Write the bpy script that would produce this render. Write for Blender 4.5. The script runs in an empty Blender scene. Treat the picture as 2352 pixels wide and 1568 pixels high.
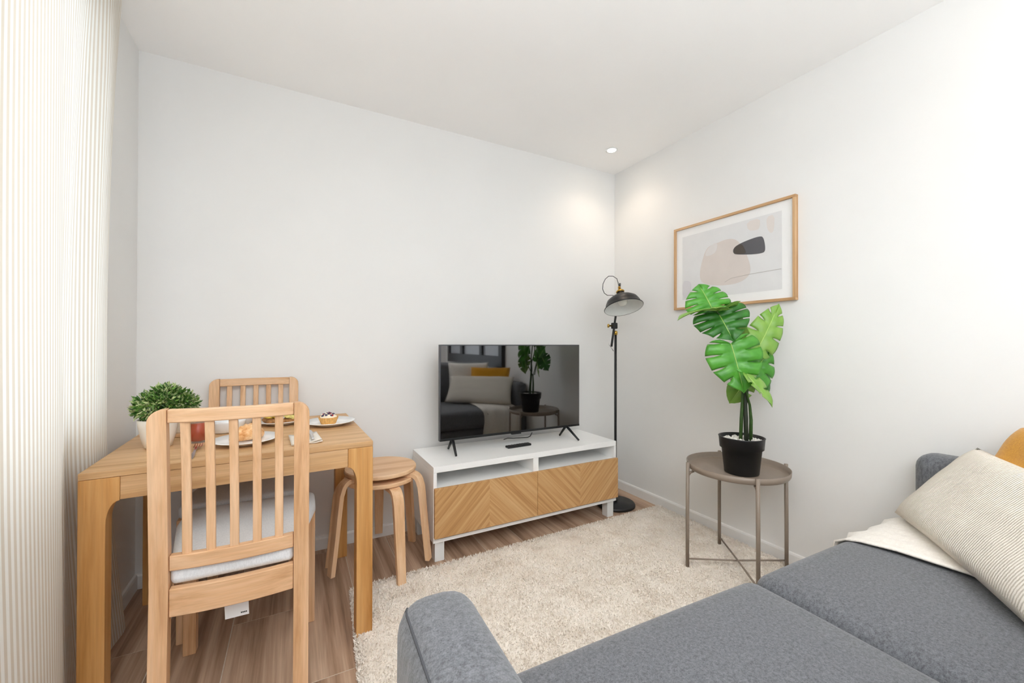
import bpy, bmesh, math, random
import numpy as np
from mathutils import Vector, Matrix, noise as mnoise
random.seed(7); RNG = np.random.default_rng(7)
scene = bpy.context.scene
COL = scene.collection

# ------------------------------------------------------------------ camera, world, lights, exposure
F_PX, CAM, YAW, PITCH, ROLL = 929.41, Vector((-2.1868, -2.3955, 1.099)), 0.4922, 0.0056, 0.0022
H, W, DEEP = 2.4166, 2.813, 4.40            # ceiling height, room width (x from -W to 0), room depth (y from -DEEP to 0)
_fw = Vector((math.sin(YAW)*math.cos(PITCH), math.cos(YAW)*math.cos(PITCH), math.sin(PITCH)))
_rt0 = Vector((math.cos(YAW), -math.sin(YAW), 0)); _up0 = _rt0.cross(_fw)
_rt = _rt0*math.cos(ROLL)+_up0*math.sin(ROLL); _up = _up0*math.cos(ROLL)-_rt0*math.sin(ROLL)
cam_d = bpy.data.cameras.new('camera'); cam = bpy.data.objects.new('camera', cam_d); COL.objects.link(cam)
cam_d.sensor_fit = 'HORIZONTAL'; cam_d.sensor_width = 36; cam_d.lens = F_PX/2352*36; cam_d.clip_start = .02
cam.matrix_world = Matrix(((_rt.x, _up.x, -_fw.x, CAM.x), (_rt.y, _up.y, -_fw.y, CAM.y), (_rt.z, _up.z, -_fw.z, CAM.z), (0, 0, 0, 1)))
scene.camera = cam
def ray(u, v):
    return _fw+_rt*((u-1176)/F_PX)+_up*((784-v)/F_PX)
def px_depth(u, v, ref, dd=0.0):            # point on the pixel's ray as far away as `ref` (plus dd)
    d = ray(u, v); h = Vector((math.sin(YAW), math.cos(YAW), 0))
    t = ((Vector(ref)-CAM).dot(h)+dd)/d.dot(h)
    return CAM+d*t

world = bpy.data.worlds.new('world'); scene.world = world; world.use_nodes = True
bg = world.node_tree.nodes['Background']; bg.inputs[0].default_value = (.86, .93, 1, 1); bg.inputs[1].default_value = 1.2

def area(name, loc, rot, sx, sy, power, col):
    l = bpy.data.lights.new(name, 'AREA'); l.shape = 'RECTANGLE'; l.size = sx; l.size_y = sy; l.energy = power; l.color = col
    o = bpy.data.objects.new(name, l); COL.objects.link(o); o.location = loc; o.rotation_euler = rot; return o
area('daylight_side_window', (-W-.30, -1.38, 1.52), (0, -math.pi/2, 0), 1.5, 1.8, 2.8, (.95, .98, 1))
area('fill_rear_door', (-1.45, -DEEP-.75, 1.0), (math.pi/2+math.radians(32), 0, 0), 2.4, 2.2, 13, (.93, .96, 1))  # added fill from behind the camera, tilted up at the ceiling
area('fill_second_side_window', (-W-.70, -3.45, 1.0), (0, -math.pi/2-math.radians(35), 0), 2.0, 1.5, 6, (.93, .96, 1))  # added fill from the left, out of view and aimed upward
scene.view_settings.view_transform = 'Standard'; scene.view_settings.look = 'None'
scene.view_settings.gamma = 1; scene.view_settings.use_curve_mapping = False
scene.view_settings.exposure = 1.02
scene.cycles.diffuse_bounces = 7; scene.cycles.max_bounces = 12; scene.cycles.transparent_max_bounces = 16
scene.cycles.caustics_reflective = False; scene.cycles.caustics_refractive = False

# ------------------------------------------------------------------ materials
def S(h):
    c = [int(h[i:i+2], 16)/255 for i in (0, 2, 4)]
    return tuple(x/12.92 if x <= .04045 else ((x+.055)/1.055)**2.4 for x in c)
def mul(c, k): return tuple(min(1, x*k) for x in c)
MATS = {}
def new_mat(name):
    m = bpy.data.materials.new(name); m.use_nodes = True; MATS[name] = m
    nt = m.node_tree; b = nt.nodes['Principled BSDF']; return m, nt, b
def node(nt, t, **kw):
    n = nt.nodes.new(t)
    for k, v in kw.items(): setattr(n, k, v)
    return n
def ramp(nt, fac, stops):
    r = node(nt, 'ShaderNodeValToRGB'); e = r.color_ramp.elements
    e[0].position, e[0].color = stops[0][0], (*stops[0][1], 1); e[1].position, e[1].color = stops[-1][0], (*stops[-1][1], 1)
    for p, c in stops[1:-1]:
        x = e.new(p); x.color = (*c, 1)
    nt.links.new(fac, r.inputs[0]); return r.outputs[0]
def coords(nt, scale=(1, 1, 1), kind='Object', rot=(0, 0, 0)):
    tc = node(nt, 'ShaderNodeTexCoord'); mp = node(nt, 'ShaderNodeMapping'); mp.inputs['Scale'].default_value = scale; mp.inputs['Rotation'].default_value = rot
    nt.links.new(tc.outputs[kind], mp.inputs[0]); return mp.outputs[0]
def noise(nt, vec, scale, detail=3, rough=.5, dist=0):
    n = node(nt, 'ShaderNodeTexNoise'); n.inputs['Scale'].default_value = scale; n.inputs['Detail'].default_value = detail
    n.inputs['Roughness'].default_value = rough; n.inputs['Distortion'].default_value = dist
    nt.links.new(vec, n.inputs['Vector']); return n.outputs['Fac']
def bump(nt, b, h, strength, dist=.002):
    n = node(nt, 'ShaderNodeBump'); n.inputs['Strength'].default_value = strength; n.inputs['Distance'].default_value = dist
    nt.links.new(h, n.inputs['Height']); nt.links.new(n.outputs[0], b.inputs['Normal'])
def plain(name, hexc, rough=.5, metal=0, var=.06, nscale=30, bstr=0, bscale=200, spec=.5, coat=0, trans=0, ior=1.45):
    m, nt, b = new_mat(name); c = S(hexc); v = coords(nt)
    nt.links.new(ramp(nt, noise(nt, v, nscale), [(.3, mul(c, 1-var)), (.7, mul(c, 1+var))]), b.inputs['Base Color'])
    b.inputs['Roughness'].default_value = rough; b.inputs['Metallic'].default_value = metal; b.inputs['IOR'].default_value = ior
    b.inputs['Specular IOR Level'].default_value = spec; b.inputs['Coat Weight'].default_value = coat; b.inputs['Transmission Weight'].default_value = trans
    if bstr: bump(nt, b, noise(nt, v, bscale, 4), bstr)
    return m
def wood(name, light, mid, dark, axis, rough=.45, streak=26, along=1.6, contrast=1.0):
    m, nt, b = new_mat(name); sc = [streak]*3; sc[axis] = along
    v = coords(nt, sc); oi = node(nt, 'ShaderNodeObjectInfo'); ad = node(nt, 'ShaderNodeVectorMath', operation='ADD')
    rv = node(nt, 'ShaderNodeVectorMath', operation='SCALE'); rv.inputs[0].default_value = (7.3, 11.9, 5.1)
    nt.links.new(oi.outputs['Random'], rv.inputs['Scale']); nt.links.new(v, ad.inputs[0]); nt.links.new(rv.outputs[0], ad.inputs[1]); v = ad.outputs[0]
    n1 = noise(nt, v, 1.0, 5, .6, .35)
    sc2 = [streak*7]*3; sc2[axis] = along*3; n2 = noise(nt, coords(nt, sc2), 1.0, 2, .5)
    col = ramp(nt, n1, [(.28, S(dark)), (.45, S(mid)), (.68, S(light))])
    fine = ramp(nt, n2, [(.3, (.80, .78, .76)), (.62, (1, 1, 1))])
    mx = node(nt, 'ShaderNodeMix', data_type='RGBA', blend_type='MULTIPLY'); mx.inputs[0].default_value = .6*contrast
    nt.links.new(col, mx.inputs[6]); nt.links.new(fine, mx.inputs[7]); nt.links.new(mx.outputs[2], b.inputs['Base Color'])
    b.inputs['Roughness'].default_value = rough; b.inputs['Specular IOR Level'].default_value = .35
    bump(nt, b, n2, .12, .001); return m
def fabric(name, a, c, scale=900, rough=.95, bstr=.5, rib=None):
    m, nt, b = new_mat(name); v = coords(nt)
    n1 = noise(nt, v, scale, 2, .7); n2 = noise(nt, coords(nt, (1, 1, .35)), scale*.35, 3, .6)
    ad = node(nt, 'ShaderNodeMath', operation='ADD'); nt.links.new(n1, ad.inputs[0]); nt.links.new(n2, ad.inputs[1])
    hf = node(nt, 'ShaderNodeMath', operation='MULTIPLY'); hf.inputs[1].default_value = .5; nt.links.new(ad.outputs[0], hf.inputs[0])
    nt.links.new(ramp(nt, hf.outputs[0], [(.36, S(a)), (.64, S(c))]), b.inputs['Base Color'])
    b.inputs['Roughness'].default_value = rough; b.inputs['Specular IOR Level'].default_value = .15
    b.inputs['Sheen Weight'].default_value = .25; b.inputs['Sheen Roughness'].default_value = .5
    bump(nt, b, hf.outputs[0], bstr, .002); return m

WALL = plain('wall_paint', 'e7e6e4', .9, var=.01, nscale=3, bstr=.05, bscale=140, spec=.2)
CEIL = plain('ceiling_paint', 'faf9f8', .95, var=.01, nscale=3, spec=.1)
BASEB = plain('baseboard_lacquer', 'e9e8e6', .45, var=.01)
GROUT = plain('grout', 'cfc4b6', .9, var=.08, nscale=60)
WHITE = plain('white_foil', 'f5f5f4', .35, var=.01, nscale=5)
WHITEM = plain('white_metal', 'e6e7e6', .4, var=.01)
BLACK = plain('black_powdercoat', '1b1b1d', .42, var=.15, nscale=80)
BLACKP = plain('black_plastic', '17181a', .38, var=.1, nscale=40)
BRASS = plain('brass', 'c9a24e', .3, metal=1, var=.05)
STEEL = plain('steel', 'c9cacc', .2, metal=1, var=.03)
TAUPE = plain('taupe_powdercoat', '8f8174', .38, var=.03, nscale=60)
CERAM = plain('white_ceramic', 'eef0f1', .15, var=.01)
CREAMC = plain('cream_ceramic', 'ede6da', .35, var=.02)
SILVER = plain('tv_silver', '55565a', .35, metal=.6, var=.03)
SHADEIN = plain('shade_inner_white', 'e4e5e2', .6, var=.02)
BULB = plain('bulb_glass', 'eceae2', .25, var=.01)
OAK_TX = wood('oak_table_x', 'deb88c', 'cfa677', 'b98c5b', 0, contrast=1.3)
OAK_TZ = wood('oak_table_z', 'dbaa6e', 'cb9557', 'b07a3f', 2)
OAK_TY = wood('oak_table_y', 'dbaa6e', 'cb9557', 'b07a3f', 1)
OAK_CX = wood('oak_chair_x', 'e6c29e', 'daaf86', 'c29468', 0)
OAK_CZ = wood('oak_chair_z', 'e6c29e', 'daaf86', 'c29468', 2)
OAK_CY = wood('oak_chair_y', 'e6c29e', 'daaf86', 'c29468', 1)
BIRCH = wood('birch_top', 'ecc9a4', 'e0b68c', 'cfa075', 0, contrast=.5)
BIRCHZ = wood('birch_leg', 'ecc9a4', 'e0b68c', 'cfa075', 2, contrast=.5)
FRAMEW = wood('oak_frame', 'd7b48d', 'c49c71', 'a67f56', 1, contrast=.8)
FRAMEZ = wood('oak_frame_z', 'd7b48d', 'c49c71', 'a67f56', 2, contrast=.8)
PLANK = wood('wood_look_tile', 'cfb39b', 'a98b74', '6c5343', 1, rough=.5, streak=20, along=.9, contrast=1.4)
SOFA = fabric('grey_melange_fabric', '505256', '7a7c81', 420)
SEATF = fabric('light_grey_seat_fabric', 'd3d6da', 'e9ebee', 700)
MUSTARD = fabric('mustard_fabric', 'bd7d06', 'd59a1c', 500, bstr=.3)
RUGM, _nt, _b = new_mat('rug_pile'); _v = coords(_nt)
_nt.links.new(ramp(_nt, noise(_nt, _v, 9, 6, .75), [(.30, S('ddd2c5')), (.46, S('eae2d8')), (.70, S('f2ece4'))]), _b.inputs['Base Color']); _b.inputs['Roughness'].default_value = 1; _b.inputs['Specular IOR Level'].default_value = .05
THROWM = fabric('cream_throw', 'e6dfd6', 'f4efe8', 260, bstr=.6)
NAPKIN = fabric('napkin_linen', 'ddd3c4', 'ece5da', 600, bstr=.2)

def ribbed(name, a, c, axis, pitch):
    m, nt, b = new_mat(name); v = coords(nt); w = node(nt, 'ShaderNodeTexWave', wave_type='BANDS', bands_direction='XYZ'[axis])
    w.inputs['Scale'].default_value = .314/pitch; w.inputs['Distortion'].default_value = 1.2; w.inputs['Detail'].default_value = 2; w.inputs['Detail Scale'].default_value = 4
    nt.links.new(v, w.inputs[0]); n = noise(nt, v, 500, 2)
    nt.links.new(ramp(nt, n, [(.3, S(a)), (.7, S(c))]), b.inputs['Base Color']); b.inputs['Roughness'].default_value = .95
    b.inputs['Specular IOR Level'].default_value = .1; bump(nt, b, w.outputs['Fac'], .7, .003); return m
PILLOWM = ribbed('cream_ribbed_fabric', 'e0d8cc', 'f0e9e0', 0, .0075)

def chevron(name, sign):
    m, nt, b = new_mat(name); tc = node(nt, 'ShaderNodeTexCoord'); sp = node(nt, 'ShaderNodeSeparateXYZ'); nt.links.new(tc.outputs['Object'], sp.inputs[0])
    ab = node(nt, 'ShaderNodeMath', operation='ABSOLUTE'); nt.links.new(sp.outputs[0], ab.inputs[0])
    def mm(op, i, k=None, j=None):
        n = node(nt, 'ShaderNodeMath', operation=op); nt.links.new(i, n.inputs[0])
        if j is not None: nt.links.new(j, n.inputs[1])
        else: n.inputs[1].default_value = k
        return n.outputs[0]
    sx = mm('MULTIPLY', ab.outputs[0], sign)
    across = mm('SUBTRACT', sp.outputs[2], j=sx); alongv = mm('ADD', sp.outputs[2], j=sx)
    cb = node(nt, 'ShaderNodeCombineXYZ'); nt.links.new(mm('MULTIPLY', across, 48), cb.inputs[0]); nt.links.new(mm('MULTIPLY', alongv, 1.2), cb.inputs[1])
    sg = node(nt, 'ShaderNodeMath', operation='SIGN'); nt.links.new(sp.outputs[0], sg.inputs[0]); nt.links.new(mm('MULTIPLY', sg.outputs[0], 3.7), cb.inputs[2])
    n1 = noise(nt, cb.outputs[0], 1.0, 4, .6, .2)
    nt.links.new(ramp(nt, n1, [(.3, S('ab7d4c')), (.47, S('c59762')), (.7, S('d7b07e'))]), b.inputs['Base Color'])
    b.inputs['Roughness'].default_value = .45; bump(nt, b, n1, .1, .001); return m
CHEV_A = chevron('chevron_oak_peak', -1); CHEV_B = chevron('chevron_oak_valley', 1)

def curtain_mat():
    m, nt, b = new_mat('striped_sheer_cotton'); nt.nodes.remove(b); out = nt.nodes['Material Output']
    uv = node(nt, 'ShaderNodeUVMap'); sp = node(nt, 'ShaderNodeSeparateXYZ'); nt.links.new(uv.outputs[0], sp.inputs[0])
    fr = node(nt, 'ShaderNodeMath', operation='FRACT'); mlt = node(nt, 'ShaderNodeMath', operation='MULTIPLY'); mlt.inputs[1].default_value = 1/.0115
    nt.links.new(sp.outputs[0], mlt.inputs[0]); nt.links.new(mlt.outputs[0], fr.inputs[0])
    c = ramp(nt, fr.outputs[0], [(.0, S('f7f5f0')), (.46, S('f7f5f0')), (.52, S('e0d6c8')), (.94, S('e0d6c8')), (1., S('f7f5f0'))])
    d = node(nt, 'ShaderNodeBsdfDiffuse'); t = node(nt, 'ShaderNodeBsdfTranslucent'); nt.links.new(c, d.inputs[0]); nt.links.new(c, t.inputs[0])
    mx = node(nt, 'ShaderNodeMixShader'); mx.inputs[0].default_value = .45; nt.links.new(d.outputs[0], mx.inputs[1]); nt.links.new(t.outputs[0], mx.inputs[2])
    nt.links.new(mx.outputs[0], out.inputs[0]); return m
CURTAIN = curtain_mat()
def glass_mat(name, col=(1, 1, 1), refl=.4):
    m, nt, b = new_mat(name); nt.nodes.remove(b); out = nt.nodes['Material Output']
    fr = node(nt, 'ShaderNodeFresnel'); fr.inputs[0].default_value = 1.45; tr = node(nt, 'ShaderNodeBsdfTransparent'); tr.inputs[0].default_value = (*col, 1)
    gl = node(nt, 'ShaderNodeBsdfGlossy'); gl.inputs['Roughness'].default_value = .02
    mx = node(nt, 'ShaderNodeMixShader'); fm = node(nt, 'ShaderNodeMath', operation='MULTIPLY'); fm.inputs[1].default_value = refl; nt.links.new(fr.outputs[0], fm.inputs[0]); nt.links.new(fm.outputs[0], mx.inputs[0]); nt.links.new(tr.outputs[0], mx.inputs[1]); nt.links.new(gl.outputs[0], mx.inputs[2])
    nt.links.new(mx.outputs[0], out.inputs[0]); return m
GLASS = glass_mat('clear_glass', (.97, .98, .98)); PICGLASS = glass_mat('picture_glass', (1, 1, 1), .2)
SCREEN = plain('tv_screen', '050506', .03, var=.02, spec=.5, ior=2.6)
def emit(name, col, strength):
    m, nt, b = new_mat(name); b.inputs['Emission Color'].default_value = (*col, 1); b.inputs['Emission Strength'].default_value = strength; return m

# ------------------------------------------------------------------ mesh helpers
def link(name, me, mat, parent=None, smooth=False, loc=None):
    o = bpy.data.objects.new(name, me); COL.objects.link(o)
    if mat is not None and not me.materials: me.materials.append(mat)
    if parent is not None: o.parent = parent
    if loc is not None: o.location = loc
    if smooth: me.polygons.foreach_set('use_smooth', [True]*len(me.polygons))
    return o
def obj(name, bm, mat, parent=None, smooth=False, loc=None, bevel=0, seg=2, merge=False):
    if merge: bmesh.ops.remove_doubles(bm, verts=bm.verts, dist=1e-5)
    bmesh.ops.recalc_face_normals(bm, faces=bm.faces)
    me = bpy.data.meshes.new(name); bm.to_mesh(me); bm.free()
    o = link(name, me, mat, parent, smooth or bool(bevel), loc)
    if bevel:
        md = o.modifiers.new('bevel', 'BEVEL'); md.width = bevel; md.segments = seg; md.limit_method = 'ANGLE'; md.angle_limit = .6; md.harden_normals = True
    return o
def thing(name, label, cat, loc=(0, 0, 0), rotz=0, group=None):
    o = bpy.data.objects.new(name, None); COL.objects.link(o); o.location = loc; o.rotation_euler = (0, 0, rotz); o.empty_display_size = .05
    return tag(o, label, cat, group)
def tag(o, label, cat, group=None):
    o['label'] = label; o['category'] = cat
    if group: o['group'] = group
    return o
def structure(o, label=None, cat=None):
    o['kind'] = 'structure'
    if label: o['label'] = label; o['category'] = cat
    return o
def BM(): return bmesh.new()
def box(bm, x0, x1, y0, y1, z0, z1):
    v = [bm.verts.new(p) for p in ((x0, y0, z0), (x1, y0, z0), (x1, y1, z0), (x0, y1, z0), (x0, y0, z1), (x1, y0, z1), (x1, y1, z1), (x0, y1, z1))]
    for f in ((3, 2, 1, 0), (4, 5, 6, 7), (0, 1, 5, 4), (1, 2, 6, 5), (2, 3, 7, 6), (3, 0, 4, 7)): bm.faces.new([v[i] for i in f])
    return bm
def bbox(*a): return box(BM(), *a)
def loft(bm, rings, cap=True, closed=True):
    R = [[bm.verts.new(p) for p in r] for r in rings]; n = len(R[0])
    for a, b in zip(R, R[1:]):
        for i in range(n if closed else n-1): bm.faces.new((a[i], a[(i+1) % n], b[(i+1) % n], b[i]))
    if cap and closed: bm.faces.new(R[0][::-1]); bm.faces.new(R[-1])
    return bm
def frames(path):
    P = [Vector(p) for p in path]; T = []
    for i in range(len(P)): T.append((P[min(i+1, len(P)-1)]-P[max(i-1, 0)]).normalized())
    n = T[0].orthogonal().normalized(); out = []
    for i in range(len(P)):
        n = (n-T[i]*n.dot(T[i])).normalized(); out.append((P[i], n, T[i].cross(n)))
    return out
def tube(bm, path, rad, seg=10):
    rings = []
    for i, (p, a, b) in enumerate(frames(path)):
        r = rad[i] if isinstance(rad, (list, tuple)) else rad
        rings.append([p+(a*math.cos(k*2*math.pi/seg)+b*math.sin(k*2*math.pi/seg))*r for k in range(seg)])
    return loft(bm, rings)
def lathe(bm, prof, seg=32, cx=0, cy=0, ripple=None, cap=True):
    rings = []
    for r, z in prof:
        r = max(r, 1e-4)
        rings.append([(cx+math.cos(k*2*math.pi/seg)*r*(1+(ripple*math.cos(k*math.pi) if ripple else 0)), cy+math.sin(k*2*math.pi/seg)*r*(1+(ripple*math.cos(k*math.pi) if ripple else 0)), z) for k in range(seg)])
    return loft(bm, rings, cap)
def prism(bm, pts, lo, hi, f):              # polygon pts extruded from lo to hi; f(a, b, c) -> xyz
    n = len(pts); A = [bm.verts.new(f(a, b, lo)) for a, b in pts]; B = [bm.verts.new(f(a, b, hi)) for a, b in pts]
    bm.faces.new(A[::-1]); bm.faces.new(B)
    for i in range(n): bm.faces.new((A[i], A[(i+1) % n], B[(i+1) % n], B[i]))
    return bm
def soft_box(sx, sy, sz, r, n=8, bulge=(0, 0, 0), k=4):   # rounded cushion centred on the origin
    def ax(s):
        a = [-s/2+r*(1-math.cos(i/k*math.pi/2)) for i in range(k)]
        mid = [-s/2+r+(s-2*r)*i/n for i in range(n+1)]
        return a+mid+[-x for x in a[::-1]]
    X, Y, Z = ax(sx), ax(sy), ax(sz); bm = BM(); cache = {}
    def vert(x, y, z):
        key = (round(x, 6), round(y, 6), round(z, 6))
        if key in cache: return cache[key]
        p = Vector((x, y, z)); q = Vector((max(-sx/2+r, min(sx/2-r, x)), max(-sy/2+r, min(sy/2-r, y)), max(-sz/2+r, min(sz/2-r, z))))
        d = p-q; p = q+d.normalized()*r
        u, v, w = 2*p.x/sx, 2*p.y/sy, 2*p.z/sz
        p = p+Vector((u*bulge[0]*(1-v*v)*(1-w*w), v*bulge[1]*(1-u*u)*(1-w*w), w*bulge[2]*(1-u**4)*(1-v**4)))
        cache[key] = bm.verts.new(p); return cache[key]
    for A, B, C, mk in ((X, Y, Z, lambda a, b, c: (a, b, c)), (Y, Z, X, lambda a, b, c: (c, a, b)), (Z, X, Y, lambda a, b, c: (b, c, a))):
        for c in (C[0], C[-1]):
            for i in range(len(A)-1):
                for j in range(len(B)-1):
                    vs = [vert(*mk(A[i+p], B[j+q], c)) for p, q in ((0, 0), (1, 0), (1, 1), (0, 1))]
                    if len(set(vs)) == 4:
                        try: bm.faces.new(vs)
                        except ValueError: pass
    return bm
def pillow_bm(w, h, t, n=22, wr=.004, seed=0):
    bm = BM(); G = {}
    for s in (1, -1):
        for i in range(n+1):
            for j in range(n+1):
                u, v = -1+2*i/n, -1+2*j/n; e = i in (0, n) or j in (0, n)
                if e and s == -1: G[s, i, j] = G[1, i, j]; continue
                k = 1-.05*(1-(abs(u)**2)) * abs(v)**6; l = 1-.05*(1-(abs(v)**2))*abs(u)**6
                zz = 0 if e else s*t/2*(max(0, (1-u**4)*(1-v**4)))**.45
                if not e: zz += wr*mnoise.noise(Vector((u*3+seed, v*3, s*2.2)))
                G[s, i, j] = bm.verts.new((u*w/2*l, v*h/2*k, zz))
        for i in range(n):
            for j in range(n):
                f = [G[s, i, j], G[s, i+1, j], G[s, i+1, j+1], G[s, i, j+1]]
                bm.faces.new(f if s == 1 else f[::-1])
    return bm
def orient(o, xd, yd, loc):                  # object axes from x and y directions
    x = Vector(xd).normalized(); y = Vector(yd); y = (y-x*y.dot(x)).normalized(); z = x.cross(y)
    o.matrix_world = Matrix(((x.x, y.x, z.x, loc[0]), (x.y, y.y, z.y, loc[1]), (x.z, y.z, z.z, loc[2]), (0, 0, 0, 1)))
def copy_tree(o, parent=None):
    c = o.copy(); COL.objects.link(c); c.parent = parent
    for ch in list(o.children): copy_tree(ch, c)
    return c

# ------------------------------------------------------------------ the room
T = .12
floor = structure(obj('floor', bbox(-W-T, T, -DEEP-T, T, -.06, -.0012), GROUT), 'wood-look tiled floor with pale grout joints', 'floor')
xs = [-.618+.2222*k for k in range(-11, 4)]
share = {}
for i, x0 in enumerate(xs):
    x1 = x0+.2222; a, b = max(x0, -W)+.0019, min(x1, 0)-.0019
    if b-a < .01: continue
    phase = -.49 if (round((x0+2.6178)/.2222)) % 2 != 0 else -.93
    y = phase+.88*2
    while y > -DEEP-1:
        c, d = max(y-.88, -DEEP)+.0019, min(y, 0)-.0019
        if d-c > .02:
            key = (round(b-a, 4), round(d-c, 4))
            if key not in share:
                bm = bbox(-(b-a)/2, (b-a)/2, -(d-c)/2, (d-c)/2, -.006, 0); bmesh.ops.recalc_face_normals(bm, faces=bm.faces)
                me = bpy.data.meshes.new('plank'); bm.to_mesh(me); bm.free(); me.materials.append(PLANK); share[key] = me
            o = link('plank', share[key], PLANK, floor, loc=((a+b)/2, (c+d)/2, 0))
        y -= .88
structure(obj('ceiling', bbox(-W-T, T, -DEEP-T, T, H, H+.1), CEIL), 'flat white painted ceiling', 'ceiling')
structure(obj('wall_back', bbox(-W-T, T, 0, T, 0, H), WALL), 'white back wall behind the television', 'wall')
structure(obj('wall_right', bbox(0, T, -DEEP, 0, 0, H), WALL), 'white right wall with the framed print', 'wall')
def holed(a0, a1, z0, z1, ha0, ha1, hz0, hz1, f):
    bm = BM()
    for (p, q, r, s) in ((a0, ha0, z0, z1), (ha1, a1, z0, z1), (ha0, ha1, z0, hz0), (ha0, ha1, hz1, z1)): f(bm, p, q, r, s)
    return bm
WY0, WY1, WZ0, WZ1 = -2.25, -.50, .78, 2.28
WQ = -2.62; SY0, SY1, SZ0, SZ1 = -4.15, -2.75, .25, 2.26
wl = holed(WQ, 0, 0, H, WY0, WY1, WZ0, WZ1, lambda bm, p, q, r, s: box(bm, -W-T, -W, p, q, r, s))
for p, q, r, s in ((-DEEP, SY0, 0, H), (SY1, WQ, 0, H), (SY0, SY1, 0, SZ0), (SY0, SY1, SZ1, H)): box(wl, -W-T, -W, p, q, r, s)
structure(obj('wall_left', wl, WALL), 'white left wall with the curtained window', 'wall')
RX0, RX1, RZ0, RZ1 = -2.60, -.30, .03, 2.26
structure(obj('wall_rear', holed(-W-T, T, 0, H, RX0, RX1, RZ0, RZ1, lambda bm, p, q, r, s: box(bm, p, q, -DEEP-T, -DEEP, r, s)), WALL), 'white rear wall with an added glass door', 'wall')
def baseboard(name, pts, f, label):
    prof = [(0, 0), (.012, 0), (.012, .056), (.009, .064), (0, .066)]
    bm = BM(); prism(bm, prof, pts[0], pts[1], f); structure(obj(name, bm, BASEB), label, 'baseboard')
baseboard('baseboard_back', (-W, 0), lambda a, b, c: (c, -a, b), 'white baseboard along the back wall')
baseboard('baseboard_right', (-DEEP, 0), lambda a, b, c: (-a, c, b), 'white baseboard along the right wall')
baseboard('baseboard_left', (-DEEP, 0), lambda a, b, c: (-W+a, c, b), 'white baseboard along the left wall')
def window(name, along, a0, a1, z0, z1, f, label, bars=1):
    root = thing(name, label, 'window'); root['kind'] = 'structure'
    fr = BM(); w = .05
    for p in ((a0, a0+w, z0, z1), (a1-w, a1, z0, z1), (a0+w, a1-w, z0, z0+w), (a0+w, a1-w, z1-w, z1)): f(fr, *p, 0, .05)
    obj('window_frame', fr, WHITEM, root)
    for k in range(1, bars+1):
        m = a0+(a1-a0)*k/(bars+1); b = BM(); f(b, m-w*.6, m+w*.6, z0+w, z1-w, 0, .05); obj('mullion', b, WHITEM, root)
    for k in range(bars+1):
        p = a0+(a1-a0)*k/(bars+1)+w; q = a0+(a1-a0)*(k+1)/(bars+1)-w; b = BM(); f(b, p, q, z0+w, z1-w, .02, .026); obj('pane', b, GLASS, root)
    return root
window('window_1', 'y', WY0, WY1, WZ0, WZ1, lambda bm, a, b, c, d, p, q: box(bm, -W-.09+p, -W-.09+q, a, b, c, d), 'white framed window behind the striped curtain')
window('added_rear_door', 'x', RX0, RX1, RZ0, RZ1, lambda bm, a, b, c, d, p, q: box(bm, a, b, -DEEP-.09+p, -DEEP-.09+q, c, d), 'added unseen glass door letting fill light through the rear wall')  # unseen door, added to let the rear fill in
window('added_side_window', 'y', SY0, SY1, SZ0, SZ1, lambda bm, a, b, c, d, p, q: box(bm, -W-.09+p, -W-.09+q, a, b, c, d), 'added unseen window letting fill light through the left wall')  # unseen window, added to let the second side fill in
# dark-framed interior glazing on the right wall beyond the sofa, seen mirrored in the television
GLZ = plain('frosted_pane', 'a9abb0', .3, var=.05, nscale=3)
r3 = thing('window_3', 'black framed interior glazing on the right wall beside the sofa', 'window'); r3['kind'] = 'structure'
for p in ((-4.2, -2.29, .82, .95), (-4.2, -2.29, 2.10, 2.16), (-2.38, -2.29, .95, 2.10), (-2.95, -2.87, .95, 2.10), (-3.65, -3.55, .95, 2.10), (-4.2, -4.12, .95, 2.10)):
    obj('black_bar', bbox(-.05, -.001, *p), BLACK, r3, bevel=.003)
for p in ((-2.87, -2.38), (-3.55, -2.95), (-4.12, -3.65)): obj('pane', bbox(-.02, -.012, p[0], p[1], .95, 2.10), GLZ, r3)

# ------------------------------------------------------------------ recessed ceiling spots
def downlight(x, y, label, power):
    r = thing('ceiling_spot', label, 'ceiling light', (x, y, H), group='recessed ceiling spots')
    obj('trim_ring', lathe(BM(), [(.030, -.0005), (.040, -.0005), (.041, -.004), (.036, -.007), (.029, -.004)], 28, cap=False), WHITEM, r, True)
    obj('lamp_lens', lathe(BM(), [(.0, -.004), (.029, -.0035), (.029, -.001), (.0, -.001)], 24), MATS['spot_glow'], r)
    l = bpy.data.lights.new('spot', 'SPOT'); l.energy = power; l.color = (1, .82, .64); l.spot_size = math.radians(136); l.spot_blend = 1.0; l.shadow_soft_size = .03
    o = bpy.data.objects.new('spot_beam', l); COL.objects.link(o); o.parent = r; o.location = (0, 0, -.03)
emit('spot_glow', (1, .88, .72), 25)
downlight(-.298, -.299, 'small bright recessed ceiling spot near the room corner', 3.2)
for sx_, sy_, lab in ((-.30, -2.15, 'recessed ceiling spot above the sofa\'s right end'), (-1.35, -2.15, 'added unseen fill spot above the middle of the sofa'), (-2.40, -2.15, 'added unseen fill spot above the left sofa arm'),
                      (-.30, -3.80, 'added unseen fill spot by the rear right corner'), (-1.35, -3.80, 'added unseen fill spot before the added rear door'), (-2.40, -3.80, 'added unseen fill spot by the rear left corner')):
    downlight(sx_, sy_, lab, 1.3 if sx_ > -1 else 3)  # all but the sofa's right-end spot are added, unseen fill lights

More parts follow.
